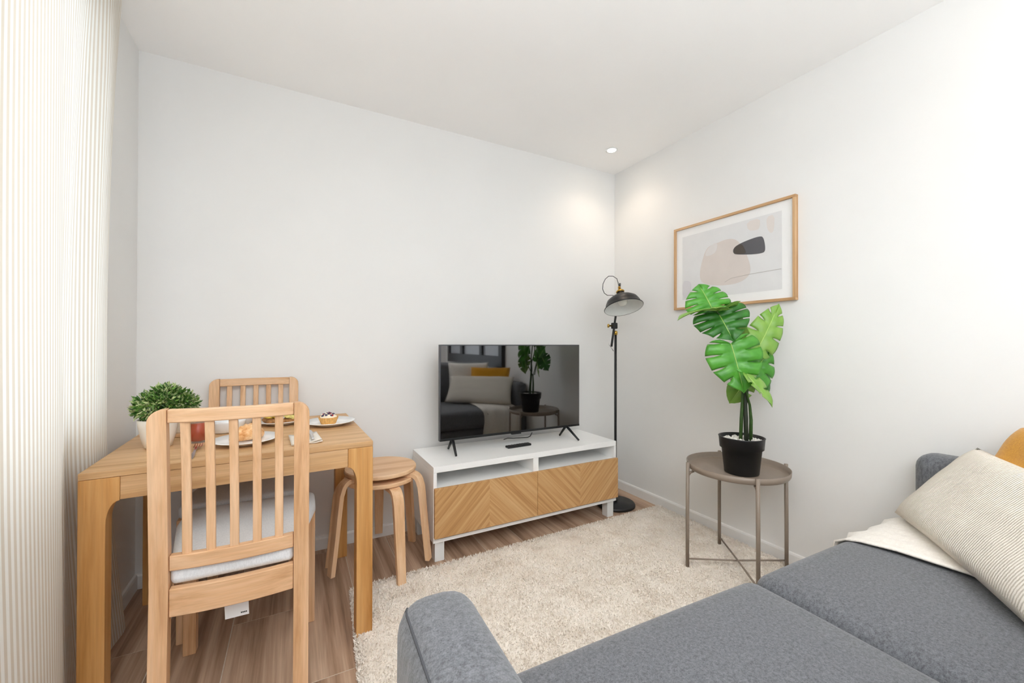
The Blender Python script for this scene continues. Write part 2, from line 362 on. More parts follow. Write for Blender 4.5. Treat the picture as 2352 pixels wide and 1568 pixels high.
# ------------------------------------------------------------------ curtain
cur = thing('curtain', 'sheer white and beige striped floor-length curtain beside the table', 'curtain', (-W+.04, -1.3, 0))
def curtain_xy(s, z):                        # s runs from the right-hand hem (0) leftwards along the wall
    zz = z/2.40
    edge = -.47+.13*max(0, (zz-.45)/.55)**1.6+.23*max(0, (.32-zz)/.32)**1.3
    y0 = -.47-s*1.95/3.0
    k = math.exp(-s*2.2); y = y0+(edge+.47)*k
    near = 1/(1+math.exp((y+.93)*28))        # 1 nearer the camera, where the table no longer holds it back
    amp = .018+.050*near; pinch = 1-.35*max(0, (zz-.85)/.15)
    ph = 2*math.pi*s/.44-.55+.35*math.sin(3*s)+.45*(zz-.5)*math.sin(5.1*s+1)
    wv = math.sin(ph); wv = wv*(1.25-.25*wv*wv)
    x = -W+.045+.035*near+(amp*wv*pinch)+.004*math.sin(ph*2.3+zz*3)
    y += .095*math.cos(ph)*near+.012*math.cos(ph*.5+3*zz)
    return min(x, -2.748) if y > -.90 else x, y
ns, nz = 420, 44; verts, uvs = [], []; arc = [0.0]
for i in range(ns):
    a, b = curtain_xy(3.0*i/ns, 1.2), curtain_xy(3.0*(i+1)/ns, 1.2); arc.append(arc[-1]+math.hypot(b[0]-a[0], b[1]-a[1]))
for j in range(nz+1):
    z = .012+2.385*j/nz; acc = 0; prev = None
    for i in range(ns+1):
        s = 3.0*i/ns; x, y = curtain_xy(s, z); verts.append((x+W-.04, y+1.3, z)); uvs.append((arc[i], z))
faces = [(j*(ns+1)+i, j*(ns+1)+i+1, (j+1)*(ns+1)+i+1, (j+1)*(ns+1)+i) for j in range(nz) for i in range(ns)]
me = bpy.data.meshes.new('cloth'); me.from_pydata(verts, [], faces); uvl = me.uv_layers.new(name='UVMap')
for lp in me.loops: uvl.data[lp.index].uv = uvs[lp.vertex_index]
link('cloth', me, CURTAIN, cur, True)
obj('rail', bbox(-.035, .03, -2.45, .86, 2.398, H-.0005), WHITEM, cur)

# ------------------------------------------------------------------ rug
rug = thing('rug', 'thick cream shaggy rug between the bench and the sofa', 'rug')
RC = [Vector((-1.968, -.468)), Vector((-.022, -.452)), Vector((-.03, -1.80)), Vector((-2.055, -1.82))]
def rug_pt(u, v): return (RC[0]*(1-u)+RC[1]*u)*(1-v)+(RC[3]*(1-u)+RC[2]*u)*v
bm = BM(); nu, nv = 60, 44; G = []
for j in range(nv+1):
    row = []
    for i in range(nu+1):
        p = rug_pt(i/nu, j/nv); e = i in (0, nu) or j in (0, nv)
        row.append(bm.verts.new((p.x, p.y, .001 if e else .013+.002*mnoise.noise(Vector((p.x*14, p.y*14, 0))))))
    G.append(row)
for j in range(nv):
    for i in range(nu): bm.faces.new((G[j][i], G[j][i+1], G[j+1][i+1], G[j+1][i]))
obj('backing', bm, RUGM, rug, True)
N = 150000
u = RNG.random(N); v = RNG.random(N); ne = 9000
u[:ne//3] = RNG.random(ne//3)*.006; v[ne//3:2*ne//3] = RNG.random(ne//3)*.008; u[2*ne//3:ne] = 1-RNG.random(ne-2*(ne//3))*.006
c = [np.array(p) for p in RC]
P = ((c[0]*(1-u)[:, None]+c[1]*u[:, None])*(1-v)[:, None]+(c[3]*(1-u)[:, None]+c[2]*u[:, None])*v[:, None])
ang = RNG.random(N)*2*np.pi; wdt = .0026+.0018*RNG.random(N); hgt = .004+.006*RNG.random(N); lean = (RNG.random((N, 2))-.5)*.016
base_z = .010+.003*RNG.random(N); base_z[:ne] = .001
dx = np.stack([np.cos(ang), np.sin(ang)], 1)*wdt[:, None]
V = np.zeros((N, 3, 3)); V[:, 0, :2] = P-dx; V[:, 1, :2] = P+dx; V[:, 2, :2] = P+lean; V[:, 0, 2] = V[:, 1, 2] = base_z; V[:, 2, 2] = base_z+hgt
me = bpy.data.meshes.new('pile'); me.vertices.add(N*3); me.vertices.foreach_set('co', V.ravel()); me.loops.add(N*3); me.loops.foreach_set('vertex_index', np.arange(N*3, dtype=np.int32))
me.polygons.add(N); me.polygons.foreach_set('loop_start', np.arange(0, N*3, 3, dtype=np.int32)); me.polygons.foreach_set('loop_total', np.full(N, 3, dtype=np.int32)); me.update(); me.validate()
pile = link('pile', me, RUGM, rug); pile['kind'] = 'stuff'

# ------------------------------------------------------------------ dining table
TH = .73; TA = math.radians(1.87)
tb = thing('dining_table', 'small oak dining table set for breakfast by the curtain', 'table', (-2.335, -.454, 0), TA)
obj('tabletop', bbox(-.40, .40, -.35, .35, TH-.02, TH), OAK_TX, tb, bevel=.002)
for sx in (-1, 1):
    for sy in (-1, 1):
        w, b2, top = .058, .088, TH-.0205
        arc = [(b2-.03+.03*math.sin(a)*1.0, .64-.05*(1-math.cos(a))) for a in ()]
        pts = [(0, 0), (w, 0), (w, .575)]+[(b2-(b2-w)*math.cos(t), .575+.065*math.sin(t)) for t in [k*math.pi/2/7 for k in range(1, 8)]]+[(b2, top), (0, top)]
        bm = BM(); prism(bm, pts, 0, .055, lambda a, b, c: (sx*(.40-a), sy*(.35-c), b))
        obj('leg', bm, OAK_TZ, tb, bevel=.002)
for sy in (-1, 1): obj('apron', bbox(-.3115, .3115, *sorted((sy*.347, sy*.325)), .642, TH-.0205), OAK_TX, tb, bevel=.001)
for sx in (-1, 1): obj('apron', bbox(*sorted((sx*.397, sx*.375)), -.294, .294, .642, TH-.0205), OAK_TY, tb, bevel=.001)

# ------------------------------------------------------------------ chairs
def lean(z): return -.018*(1-z/.45) if z < .45 else -.032*((z-.45)/.478)**1.25
def make_chair(label):
    r = thing('dining_chair', label, 'chair', group='slat-back dining chairs')
    for s in (-1, 1):
        rings = []
        zs = [0, .1, .2, .3, .375, .45, .5, .56, .62, .7, .78, .85, .890]+[.928-.034*(1-math.sin(t)) for t in [k*math.pi/2/6 for k in range(1, 7)]]
        for z in zs:
            xo = .185
            if z > .894: xo = .185-.034*(1-math.sqrt(max(0, 1-((z-.894)/.034)**2)))
            d = .017 if z < .5 else .017-.003*(z-.5)/.43
            xi = .145; y = lean(z)
            rings.append([(s*xi, y-d, z), (s*xo, y-d, z), (s*xo, y+d, z), (s*xi, y+d, z)])
        obj('rear_leg', loft(BM(), rings), OAK_CZ, r, bevel=.003)
        obj('front_leg', loft(BM(), [[(s*.170, .412, z), (s*.208, .412, z), (s*.208, .450, z), (s*.170, .450, z)] for z in (.0, .2, .452)]), OAK_CZ, r, bevel=.003)
        obj('side_rail', loft(BM(), [[(s*(.150+.028*t-.009), y, .390), (s*(.150+.028*t+.009), y, .390), (s*(.150+.028*t+.009), y, .450), (s*(.150+.028*t-.009), y, .450)] for t, y in ((0, .017), (1, .411))]), OAK_CY, r)
    def rail(name, z0, z1, yc, bow, th, hw=.1445, n=10):
        rings = []
        for i in range(n+1):
            x = -hw+2*hw*i/n; y = yc-bow*(1-(x/hw)**2)
            rings.append([(x, y-th/2, z0), (x, y+th/2, z0), (x, y+th/2, z1), (x, y-th/2, z1)])
        return obj(name, loft(BM(), rings), OAK_CX, r, bevel=.003)
    yt, yl = lean(.9), lean(.52)
    rail('top_rail', .892, .9265, yt, .018, .022); rail('lower_back_rail', .497, .537, yl, .012, .022)
    rail('rear_rail', .376, .450, lean(.41)-.002, .012, .022); rail('front_rail', .390, .450, .435, 0, .018, .169, 2)
    for k in range(-2, 3):
        x = k*.0535; bt = yt-.018*(1-(x/.1445)**2); bl = yl-.012*(1-(x/.1445)**2); rings = []
        for t in (0, .25, .5, .75, 1):
            z = .534+(.895-.534)*t; y = bl+(bt-bl)*t+.006*math.sin(t*math.pi); w = .0105
            rings.append([(x-w, y-.006, z), (x+w, y-.006, z), (x+w, y+.006, z), (x-w, y+.006, z)])
        obj('slat', loft(BM(), rings), OAK_CZ, r, bevel=.002)
    sb = soft_box(.40, .46, .048, .016, 8, (.004, .004, .008))
    for v in sb.verts:
        t = (v.co.y+.23)/.46; v.co.x *= (.285+.125*min(1, t*1.35))/.40
    obj('seat_cushion', sb, SEATF, r, True, loc=(0, .223, .478))
    return r
ch = make_chair('pale oak slat-back chair in front of the table, white tag under its seat')
far = copy_tree(ch); far['label'] = 'oak slat-back chair at the far side of the table against the wall'
ch.location = (-2.332, -1.018, 0); ch.rotation_euler = (0, 0, math.radians(-1.5))
far.location = (-2.356, -.072, 0); far.rotation_euler = (0, 0, math.pi)
tg = obj('paper_tag', loft(BM(), [[(-.028, .02, .31), (.03, .02, .31), (.03, .0205, .31), (-.028, .0205, .31)], [(-.03, .012, .39), (.028, .012, .39), (.028, .0125, .39), (-.03, .0125, .39)]]), plain('tag_paper', 'ebebeb', .7, var=.01), ch, loc=(.0, .01, 0))
tg['label'] = 'white paper care tag'
bm = BM()
for k in range(4): box(bm, .010+k*.004, .013+k*.004, .0188, .0192, .318, .3225)
obj('tag_print', bm, BLACKP, tg)

# ------------------------------------------------------------------ stacked stools
def stool(z0, angs, label):
    r = thing('stool', label, 'stool', (-1.805, -.298, z0), group='stacked round stools')
    top = .445
    obj('seat', lathe(BM(), [(0, top-.02), (.168, top-.02), (.1715, top-.017), (.1715, top-.004), (.168, top), (0, top)], 48), BIRCH, r, bevel=0)
    for a in angs:
        a = math.radians(a); rad = Vector((math.cos(a), math.sin(a), 0)); tan = Vector((-math.sin(a), math.cos(a), 0))
        path = [(.105, top-.0315), (.14, top-.0315), (.165, top-.0325)]+[(.165+.042*math.sin(t), top-.0325-.042*(1-math.cos(t))*1.25) for t in [k*math.pi/2/7 for k in range(1, 7)]]
        path += [(.212, .355), (.221, .27), (.231, .17), (.242, .07), (.25, .0)]
        rings = []
        for i, (q, z) in enumerate(path):
            q0, z0_ = path[max(0, i-1)]; q1, z1_ = path[min(len(path)-1, i+1)]; tt = Vector((q1-q0, z1_-z0_)).normalized()
            if i == len(path)-1: tt = Vector((0, -1))
            nn = Vector((-tt.y, tt.x)); hw = .0255-.006*max(0, (.36-z)/.36); th = .0105
            c = rad*q+Vector((0, 0, z)); n3 = rad*nn.x+Vector((0, 0, nn.y))
            rings.append([c+n3*th-tan*hw, c+n3*th+tan*hw, c-n3*th+tan*hw, c-n3*th-tan*hw])
        obj('leg', loft(BM(), rings), BIRCHZ, r, bevel=.002)
stool(0, (158, 281, 38), 'lower birch stool, carrying the other one of the stack')
stool(.0425, (201, -37, 82), 'upper birch stool, topmost of the stack between table and bench')

# ------------------------------------------------------------------ television bench
BX1, BY = -.375, -.428; BX0 = BX1-1.2; TT = .018
bn = thing('tv_bench', 'low white media bench with two chevron oak drawer fronts', 'tv bench', (BX0, BY, 0))
D = .40
obj('top_panel', bbox(0, 1.2, 0, D, .48-.03, .48), WHITE, bn, bevel=.0015)
for x in (0, 1.2-TT): obj('side_panel', bbox(x, x+TT, .0, D, .10, .4495), WHITE, bn, bevel=.001)
obj('bottom_panel', bbox(TT, 1.2-TT, 0, D, .10, .118), WHITE, bn, bevel=.001)
obj('divider', bbox(.5825, .6175, .001, D-.005, .118, .4495), WHITE, bn)
obj('back_panel', bbox(TT, 1.2-TT, D-.006, D-.001, .118, .4495), WHITE, bn)
for a, b in ((TT, .5825), (.6175, 1.2-TT)): obj('shelf', bbox(a, b, .01, D-.006, .362, .372), WHITE, bn)
for k, (a, mt) in enumerate(((.002, CHEV_A), (.601, CHEV_B))):
    o = obj('drawer_front', bbox(-.2985, .2985, -.009, .009, -.1235, .1235), mt, bn, loc=(a+.2985, -.011, .2525), bevel=.001)
for x in (.012, 1.2-.012-.05):
    for y in (.012, D-.062): obj('leg', bbox(x, x+.05, y, y+.05, 0, .0995), WHITEM, bn, bevel=.002)

# ------------------------------------------------------------------ television, remote, lead
TX0, TX1, TZ0, TZ1, TY = -1.476, -.507, .553, 1.0935, -.22
tv = thing('television', 'flat screen television reflecting the sofa, on the white bench', 'television', ((TX0+TX1)/2, TY, .48))
hw, hz0, hz1 = (TX1-TX0)/2, TZ0-.48, TZ1-.48
obj('housing', bbox(-hw, hw, .0015, .026, hz0, hz1), SILVER, tv, bevel=.002)
obj('rear_housing', loft(BM(), [[(-hw*.8, y, hz0+a), (hw*.8, y, hz0+a), (hw*.8, y, hz1-.12-a), (-hw*.8, y, hz1-.12-a)] for y, a in ((.026, 0), (.06, .03))]), BLACKP, tv)
obj('screen', bbox(-hw+.006, hw-.006, -.0005, .0015, hz0+.014, hz1-.006), SCREEN, tv)
obj('bottom_bezel', bbox(-hw+.002, hw-.002, -.003, .0012, hz0, hz0+.013), BLACKP, tv, bevel=.001)
obj('sensor_bar', bbox(-.03, .035, -.004, .012, hz0-.007, hz0), BLACKP, tv, bevel=.001)
for x, front, back, lb in ((-.405, (-1.409, -.303), (-1.395, -.135), 0), (.385, (-.593, -.325), (-.622, -.155), 0)):
    c = (TX0+TX1)/2; apex = Vector((x, .012, hz0+.004))
    ft = tube(BM(), [apex+Vector((0, -.004, 0)), Vector((front[0]-c, front[1]-TY, .007))], [.009, .006], 8); tube(ft, [apex+Vector((0, .004, 0)), Vector((back[0]-c, back[1]-TY, .007))], [.009, .006], 8)
    obj('stand_foot', ft, BLACKP, tv, True)
rm = thing('remote_control', 'slim black remote control lying on the bench before the television', 'remote', (-.997, -.262, .48), math.radians(3))
obj('body', bbox(-.082, .082, -.019, .019, 0, .013), BLACKP, rm, bevel=.004, seg=3)
bm = BM()
for i in range(7):
    for j in range(2): lathe(bm, [(0, .0125), (.0042, .0125), (.0036, .0148), (0, .015)], 8, -.062+i*.019, -.008+j*.016)
obj('buttons', bm, plain('grey_rubber', '3a3a3d', .6), rm)
cd = obj('power_lead', tube(BM(), [px_depth(u, v, (-1.02, -.17, 0), d) for u, v, d in ((1222, 993, .02), (1218, 1001, 0), (1212, 1004, -.01), (1196, 1005, -.01), (1180, 1006, -.02), (1166, 1006, -.02), (1157, 1009, -.03))], .0028, 8), BLACKP, None, True)
for v in cd.data.vertices: v.co.z = max(v.co.z, .4805)
tag(cd, 'thin black lead curling on the bench under the television', 'cord')

# ------------------------------------------------------------------ floor lamp
LX, LY = -.252, -.288
lp = thing('floor_lamp', 'black floor lamp with domed shade and brass fittings in the corner', 'floor lamp', (LX, LY, 0))
obj('base', lathe(BM(), [(0, 0), (.126, 0), (.130, .004), (.130, .014), (.124, .022), (.02, .028), (0, .028)], 48), BLACK, lp, True)
rf = (LX, LY, 0)
def lpx(u, v, dd=0): return px_depth(u, v, rf, dd)-Vector(rf)
ptop = lpx(1411, 762)
obj('pole', tube(BM(), [(0, 0, .026), (0, 0, ptop.z*.5), (0, 0, ptop.z)], .0085, 12), BLACK, lp, True)
js = Vector((0, 0, ptop.z))
obj('brass_collar', lathe(BM(), [(0, js.z-.02), (.013, js.z-.02), (.014, js.z-.002), (.010, js.z+.008), (0, js.z+.008)], 16), BRASS, lp, True)
head = lpx(1424, 655, .04); tail = lpx(1404.5, 795, -.07); cl = lpx(1411, 748, .0)
ck = obj('clamp', soft_box(.034, .034, .042, .006, 1, k=2), BLACK, lp, True, loc=cl)
kn = cl-Vector((_rt.x, _rt.y, 0))*.034
obj('clamp_knob', tube(BM(), [cl-Vector((_rt.x, _rt.y, 0))*.016, kn, kn-Vector((_rt.x, _rt.y, 0))*.004, kn-Vector((_rt.x, _rt.y, 0))*.012], [.005, .006, .014, .012], 10), BRASS, lp, True)
obj('cable_hook', tube(BM(), [lpx(1409, 806), lpx(1403, 797, -.02), lpx(1397, 789, -.03)], .0022, 6), STEEL, lp, True)
ax = (head-lpx(1435, 705, -.02)).normalized()                 # shade axis, pointing up and away
n1 = ax.orthogonal().normalized(); n2 = ax.cross(n1)
def alathe(prof, o, seg=40, cap=True):
    return loft(BM(), [[o+ax*h+(n1*math.cos(k*2*math.pi/seg)+n2*math.sin(k*2*math.pi/seg))*max(r, 1e-4) for k in range(seg)] for r, h in prof], cap)
o0 = lpx(1432.5, 706, -.13)
obj('shade', alathe([(.124, -.004), (.127, 0), (.116, .008), (.111, .030), (.098, .055), (.074, .073), (.042, .081), (.026, .088), (.024, .116), (.0, .116)], o0, cap=False), BLACK, lp, True)
obj('shade_lining', alathe([(.1235, -.002), (.113, .008), (.107, .030), (.094, .052), (.070, .069), (.0, .078)], o0, cap=False), SHADEIN, lp, True)
bl = alathe([(0, .012), (.018, .016), (.029, .028), (.032, .042), (.026, .056), (.014, .068), (.012, .077)], o0, 24)
obj('bulb', bl, BULB, lp, True)
obj('brass_cap', alathe([(.0, .112), (.026, .112), (.028, .118), (.022, .126), (.010, .130), (.009, .152), (.0, .154)], o0, 24), BRASS, lp, True)
tp = o0+ax*.145
obj('arm', tube(BM(), [tail, cl, lpx(1423, 662, .13), lpx(1424, 652, .11), tp+ax*.004], .0075, 10), BLACK, lp, True)
obj('wing_nut', tube(BM(), [tp-n1*.022, tp-n1*.012, tp+n1*.012, tp+n1*.022], [.003, .006, .006, .003], 8), BRASS, lp, True)
obj('lead', tube(BM(), [tp+ax*.008, lpx(1417, 640, -.05), lpx(1408, 634, .06), lpx(1398, 634, .06), lpx(1390, 641, .06), lpx(1385, 652, .06), lpx(1384, 663, .06), lpx(1388, 673, .06), lpx(1395, 678, .06), lpx(1408, 678, .08), lpx(1418, 690, .07)], .0024, 6), BLACK, lp, True)

up = thing('fill_uplighter', 'added unseen fill uplighter behind the sofa', 'floor lamp', (-2.2, -3.35, 0))  # unseen lamp added to brighten the room by ceiling bounce
obj('base', lathe(BM(), [(0, 0), (.13, 0), (.13, .015), (.02, .025), (0, .025)], 32), WHITEM, up, True)
obj('pole', tube(BM(), [(0, 0, .02), (0, 0, .5), (0, 0, 1.02)], .012, 12), WHITEM, up, True)
obj('bowl_shade', lathe(BM(), [(.02, 1.01), (.10, 1.04), (.15, 1.10), (.145, 1.10), (.095, 1.048), (.02, 1.02)], 32), WHITEM, up, True)
l = bpy.data.lights.new('fill_uplight', 'SPOT'); l.energy = 255; l.color = (.91, .96, 1); l.spot_size = math.radians(148); l.spot_blend = 1.0; l.shadow_soft_size = .08
o = bpy.data.objects.new('fill_uplight_beam', l); COL.objects.link(o); o.parent = up; o.location = (0, 0, 1.12); o.rotation_euler = (math.pi, 0, 0)

# ------------------------------------------------------------------ framed print
fr = thing('framed_print', 'oak framed abstract print with beige and charcoal shapes', 'picture', (0, 0, 0))
FY0, FY1, FZ0, FZ1, fw_ = -1.305, -.582, 1.318, 1.839, .014
for p in ((FY0, FY1, FZ1-fw_, FZ1), (FY0, FY1, FZ0, FZ0+fw_)): obj('frame_rail', bbox(-.026, -.0005, *p), FRAMEW, fr, bevel=.001)
for p in ((FY0, FY0+fw_, FZ0+fw_, FZ1-fw_), (FY1-fw_, FY1, FZ0+fw_, FZ1-fw_)): obj('frame_stile', bbox(-.026, -.0005, *p), FRAMEZ, fr, bevel=.001)
obj('mount', bbox(-.014, -.001, FY0+fw_, FY1-fw_, FZ0+fw_, FZ1-fw_), plain('mount_board', 'eeedec', .8, var=.005), fr)
def inkmat(n, h): return plain(n, h, .75, var=.02, nscale=15)
def smooth_poly(p, it=2):
    for _ in range(it): p = [q for i in range(len(p)) for q in ((p[i][0]*.75+p[(i+1) % len(p)][0]*.25, p[i][1]*.75+p[(i+1) % len(p)][1]*.25), (p[i][0]*.25+p[(i+1) % len(p)][0]*.75, p[i][1]*.25+p[(i+1) % len(p)][1]*.75))]
    return p
def ink(name, pts, h, depth, sm=2):
    if sm: pts = smooth_poly(pts, sm)
    obj(name, prism(BM(), pts, -depth, -depth+.0006, lambda a, b, c: (c, -a, b)), inkmat('ink_'+h, h), fr)
ink('print_sheet', [(.640, 1.778), (1.237, 1.778), (1.237, 1.379), (.640, 1.379)], 'dddcdc', .0147, 0)
ink('print_shape', [(.879, 1.69), (.934, 1.7), (.981, 1.693), (1.013, 1.667), (1.044, 1.617), (1.069, 1.552), (1.078, 1.502), (1.069, 1.474), (1.032, 1.446), (.967, 1.435), (.871, 1.441), (.783, 1.466), (.764, 1.505), (.768, 1.552), (.783, 1.61), (.806, 1.666), (.836, 1.686)], 'd5cbc5', .0152)
ink('print_shape', [(1.054, 1.768), (1.129, 1.77), (1.126, 1.719), (1.111, 1.708), (1.063, 1.717)], 'dcd4cf', .0152, 1)
ink('print_shape', [(1.16, 1.765), (1.202, 1.77), (1.199, 1.689), (1.188, 1.674), (1.174, 1.683), (1.163, 1.709)], 'dcd4cf', .0152, 1)
ink('print_shape', [(.799, 1.624), (.813, 1.665), (.85, 1.69), (.882, 1.693), (.879, 1.651), (.857, 1.629)], 'dad5d3', .0157, 1)
ink('print_shape', [(.64, 1.502), (.697, 1.494), (.709, 1.458), (.689, 1.391), (.64, 1.389)], 'd3d0d3', .0152, 1)
ink('print_shape', [(.977, 1.631), (.994, 1.65), (1.051, 1.665), (1.129, 1.674), (1.146, 1.661), (1.154, 1.618), (1.154, 1.589), (1.143, 1.58), (1.093, 1.582), (.994, 1.6), (.979, 1.612)], '5b5a5e', .0158)
ink('print_shape', [(.981, 1.631), (.994, 1.645), (1.027, 1.656), (1.044, 1.624), (1.054, 1.594), (.994, 1.602), (.982, 1.612)], '4d453f', .0163, 1)
ln = [(.927, 1.456), (.967, 1.473), (1.069, 1.480), (1.234, 1.483)]
ink('print_line', ln+[(a, b-.0018) for a, b in ln[::-1]], 'aaa39d', .0158, 0)
bm = BM(); bm.faces.new([bm.verts.new((-.0195, a, b)) for a, b in ((FY0+fw_, FZ0+fw_), (FY1-fw_, FZ0+fw_), (FY1-fw_, FZ1-fw_), (FY0+fw_, FZ1-fw_))])
obj('pane', bm, PICGLASS, fr)

# ------------------------------------------------------------------ tray table and monstera
GX, GY = -.288, -1.172
gt = thing('tray_table', 'round taupe metal tray table on four slim legs, carrying the potted monstera', 'side table', (GX, GY, .012))
TR = .50
obj('tray', lathe(BM(), [(0, TR-.030), (.205, TR-.030), (.217, TR-.026), (.222, TR-.018), (.224, TR+.004), (.2205, TR+.004), (.2185, TR-.016), (.212, TR-.0255), (.203, TR-.027), (0, TR-.027)], 64), TAUPE, gt, True)
for k, a in enumerate((150, 53, -31, -127)):
    a = math.radians(a); d = Vector((math.cos(a), math.sin(a), 0))
    lg = obj('leg', tube(BM(), [d*.236, d*.236+Vector((0, 0, .25)), d*.234+Vector((0, 0, TR+.008))], .0085, 10), TAUPE, gt, True)
    obj('bracket', tube(BM(), [d*.232+Vector((0, 0, TR-.055)), d*.222+Vector((0, 0, TR-.04)), d*.205+Vector((0, 0, TR-.033))], .006, 8), TAUPE, lg, True)
for k, a in enumerate((150, 53)):
    a = math.radians(a); d = Vector((math.cos(a), math.sin(a), 0)); zc = .035+.009*k
    obj('cross_bar', tube(BM(), [d*.230+Vector((0, 0, .04)), Vector((0, 0, zc)), -d*.230+Vector((0, 0, .04))], .0042, 8), TAUPE, gt, True)
PX, PY, PZ = -.300, -1.205, .4855
pl = thing('potted_monstera', 'artificial monstera with split leaves in a black grow pot', 'potted plant', (PX, PY, PZ))
obj('pot', lathe(BM(), [(0, 0), (.070, 0), (.074, .004), (.086, .118), (.094, .120), (.098, .168), (.100, .172), (.094, .173), (.0915, .150), (.0, .148)], 48), BLACKP, pl, True)
bm = BM()
for k in range(170):
    a, q = random.random()*6.283, .086*math.sqrt(random.random()); s = .006+.005*random.random()
    g = bmesh.ops.create_icosphere(bm, subdivisions=1, radius=s); bmesh.ops.translate(bm, verts=g['verts'], vec=(q*math.cos(a), q*math.sin(a), .150+.006*random.random()))
pb = obj('pebbles', bm, plain('white_pebbles', 'd9d6cf', .8, var=.2, nscale=60), pl, True); pb['kind'] = 'stuff'
def leafmat(name, a, b_):
    m, nt, b = new_mat(name); v = coords(nt)
    nt.links.new(ramp(nt, noise(nt, v, 16, 3), [(.3, S(a)), (.7, S(b_))]), b.inputs['Base Color']); b.inputs['Roughness'].default_value = .32; b.inputs['Specular IOR Level'].default_value = .45
    b.inputs['Subsurface Weight'].default_value = 0; return m
LEAF_D, LEAF_M, LEAF_L = leafmat('leaf_deep_green', '27601c', '387a28'), leafmat('leaf_mid_green', '3d8324', '57a038'), leafmat('leaf_light_green', '6d9c3a', '88ad50')
VEIN = plain('leaf_vein', 'a6c76a', .45); STEM = plain('stem_green', '33501f', .5, var=.25, nscale=40); STEMD = plain('stem_dark', '232b1b', .55, var=.2)
MARG = [(.02, -.02), (.18, -.13), (.36, -.12), (.47, .02), (.50, .20), (.47, .40), (.40, .58), (.29, .75), (.16, .89), (.055, .965), (0, 1.03)]
def marg(s):
    f = s*(len(MARG)-1); i = min(int(f), len(MARG)-2); t = f-i; p = MARG[max(i-1, 0)]; q = MARG[i]; r = MARG[i+1]; w = MARG[min(i+2, len(MARG)-1)]
    h = lambda a, b, c, d: .5*((2*b)+(c-a)*t+(2*a-5*b+4*c-d)*t*t+(-a+3*b-3*c+d)*t**3)
    return h(p[0], q[0], r[0], w[0]), h(p[1], q[1], r[1], w[1])
def leaf(base, tip, nrm, width, mat, cuts=(.24, .40, .56, .72), curl=.25, fold=.12, arch=.12, gap=.13, r0=.48):
    base, tip = Vector(base), Vector(tip); L = (tip-base).length; Y = (tip-base)/L; Nn = Vector(nrm); Nn = (Nn-Y*Nn.dot(Y)).normalized(); X = Y.cross(Nn)
    bm = BM(); b = [0]+list(cuts)+[1]
    def place(x, y):
        xx = x*width; yy = y*L
        z = fold*abs(xx)-curl*xx*xx/max(width, .01)*2.2-arch*L*(y-.3)**2
        return base+X*xx+Y*yy+Nn*z
    for sd in (-1, 1):
        for i in range(len(b)-1):
            sa, sb = b[i], b[i+1]; sc = (sa+sb)/2; ncol, nrow = 6, 8; g = []
            for rI in range(nrow+1):
                r = rI/nrow; row = []
                for cI in range(ncol+1):
                    s = sa+(sb-sa)*cI/ncol
                    if r > r0:
                        e = (r-r0)/(1-r0); k = gap*min(1, e*2.2)
                        lo = sa+((sb-sa)*k*.5 if i > 0 else 0); hi = sb-((sb-sa)*k*.5 if i < len(b)-2 else 0)
                        s = lo+(hi-lo)*cI/ncol
                    m = marg(s); mid = max(0, min(.97, (s-.22)/.80)); x = m[0]*r; y = mid+(m[1]-mid)*r
                    rip = .010*width/.17*math.sin((cI/ncol)*math.pi)*min(1, r*3)*(1-.3*r)
                    p = place(x*sd, y)+Nn*(rip*.8); row.append(bm.verts.new(p))
                g.append(row)
            for rI in range(nrow):
                for cI in range(ncol):
                    bm.faces.new((g[rI][cI], g[rI][cI+1], g[rI+1][cI+1], g[rI+1][cI]))
    bmesh.ops.remove_doubles(bm, verts=bm.verts, dist=2e-4)
    for v in bm.verts: v.co -= Vector((PX, PY, PZ))
    o = obj('leaf', bm, mat, pl, True)
    so = o.modifiers.new('thickness', 'SOLIDIFY'); so.thickness = .0008
    mr = [place(0, t)+Nn*.0012-Vector((PX, PY, PZ)) for t in (0, .2, .4, .6, .8, .97)]
    obj('midrib', tube(BM(), mr, [.0026, .0024, .002, .0016, .0012, .0006], 6), VEIN, o, True)
    return o
prf = (PX, PY, 0)
def lx(u, v, dd=0): return px_depth(u, v, prf, dd)
tocam = Vector((-_fw.x, -_fw.y, 0)); UPV = Vector((0, 0, 1)); RT = Vector((_rt.x, _rt.y, 0))
leaf(lx(1634, 706, -.02), lx(1606, 652, .03), tocam+UPV*.25, .225, LEAF_M, (.26, .42, .58, .74))
leaf(lx(1648, 716, .02), lx(1686, 782, -.05), tocam+UPV*.45+RT*-.2, .265, LEAF_D, (.22, .38, .54, .70), fold=.25)
leaf(lx(1650, 711, -.01), lx(1556, 716, -.10), UPV*1.0+tocam*-.10, .15, LEAF_L, (.3, .5), fold=.25, arch=.3)
leaf(lx(1662, 712, .0), lx(1699, 690, -.06), UPV*1.0+tocam*.12, .13, LEAF_L, (.3, .5), fold=.2)
leaf(lx(1742, 799, .01), lx(1792, 698, .03), tocam+RT*-.15-UPV*.1, .165, LEAF_L, (.28, .46, .62, .76))
leaf(lx(1708, 790, .03), lx(1693, 716, .05), RT*-1+tocam*.45, .09, LEAF_L, (.4,), fold=.3)
leaf(lx(1679, 789, -.03), lx(1711, 900, -.06), tocam+UPV*.15+RT*-.15, .255, LEAF_M, (.22, .38, .54, .70), fold=.22)
leaf(lx(1722, 868, .03), lx(1770, 802, .05), tocam+UPV*.2+RT*.2, .215, LEAF_M, (.3, .5, .68))
leaf(lx(1716, 848, -.04), lx(1708, 798, -.02), tocam+UPV*.4, .12, LEAF_M, (.35,), fold=.35)
leaf(lx(1716, 862, -.06), lx(1777, 931, -.11), tocam*.6+UPV*.85+RT*.3, .125, LEAF_L, (.4, .6), fold=.45)
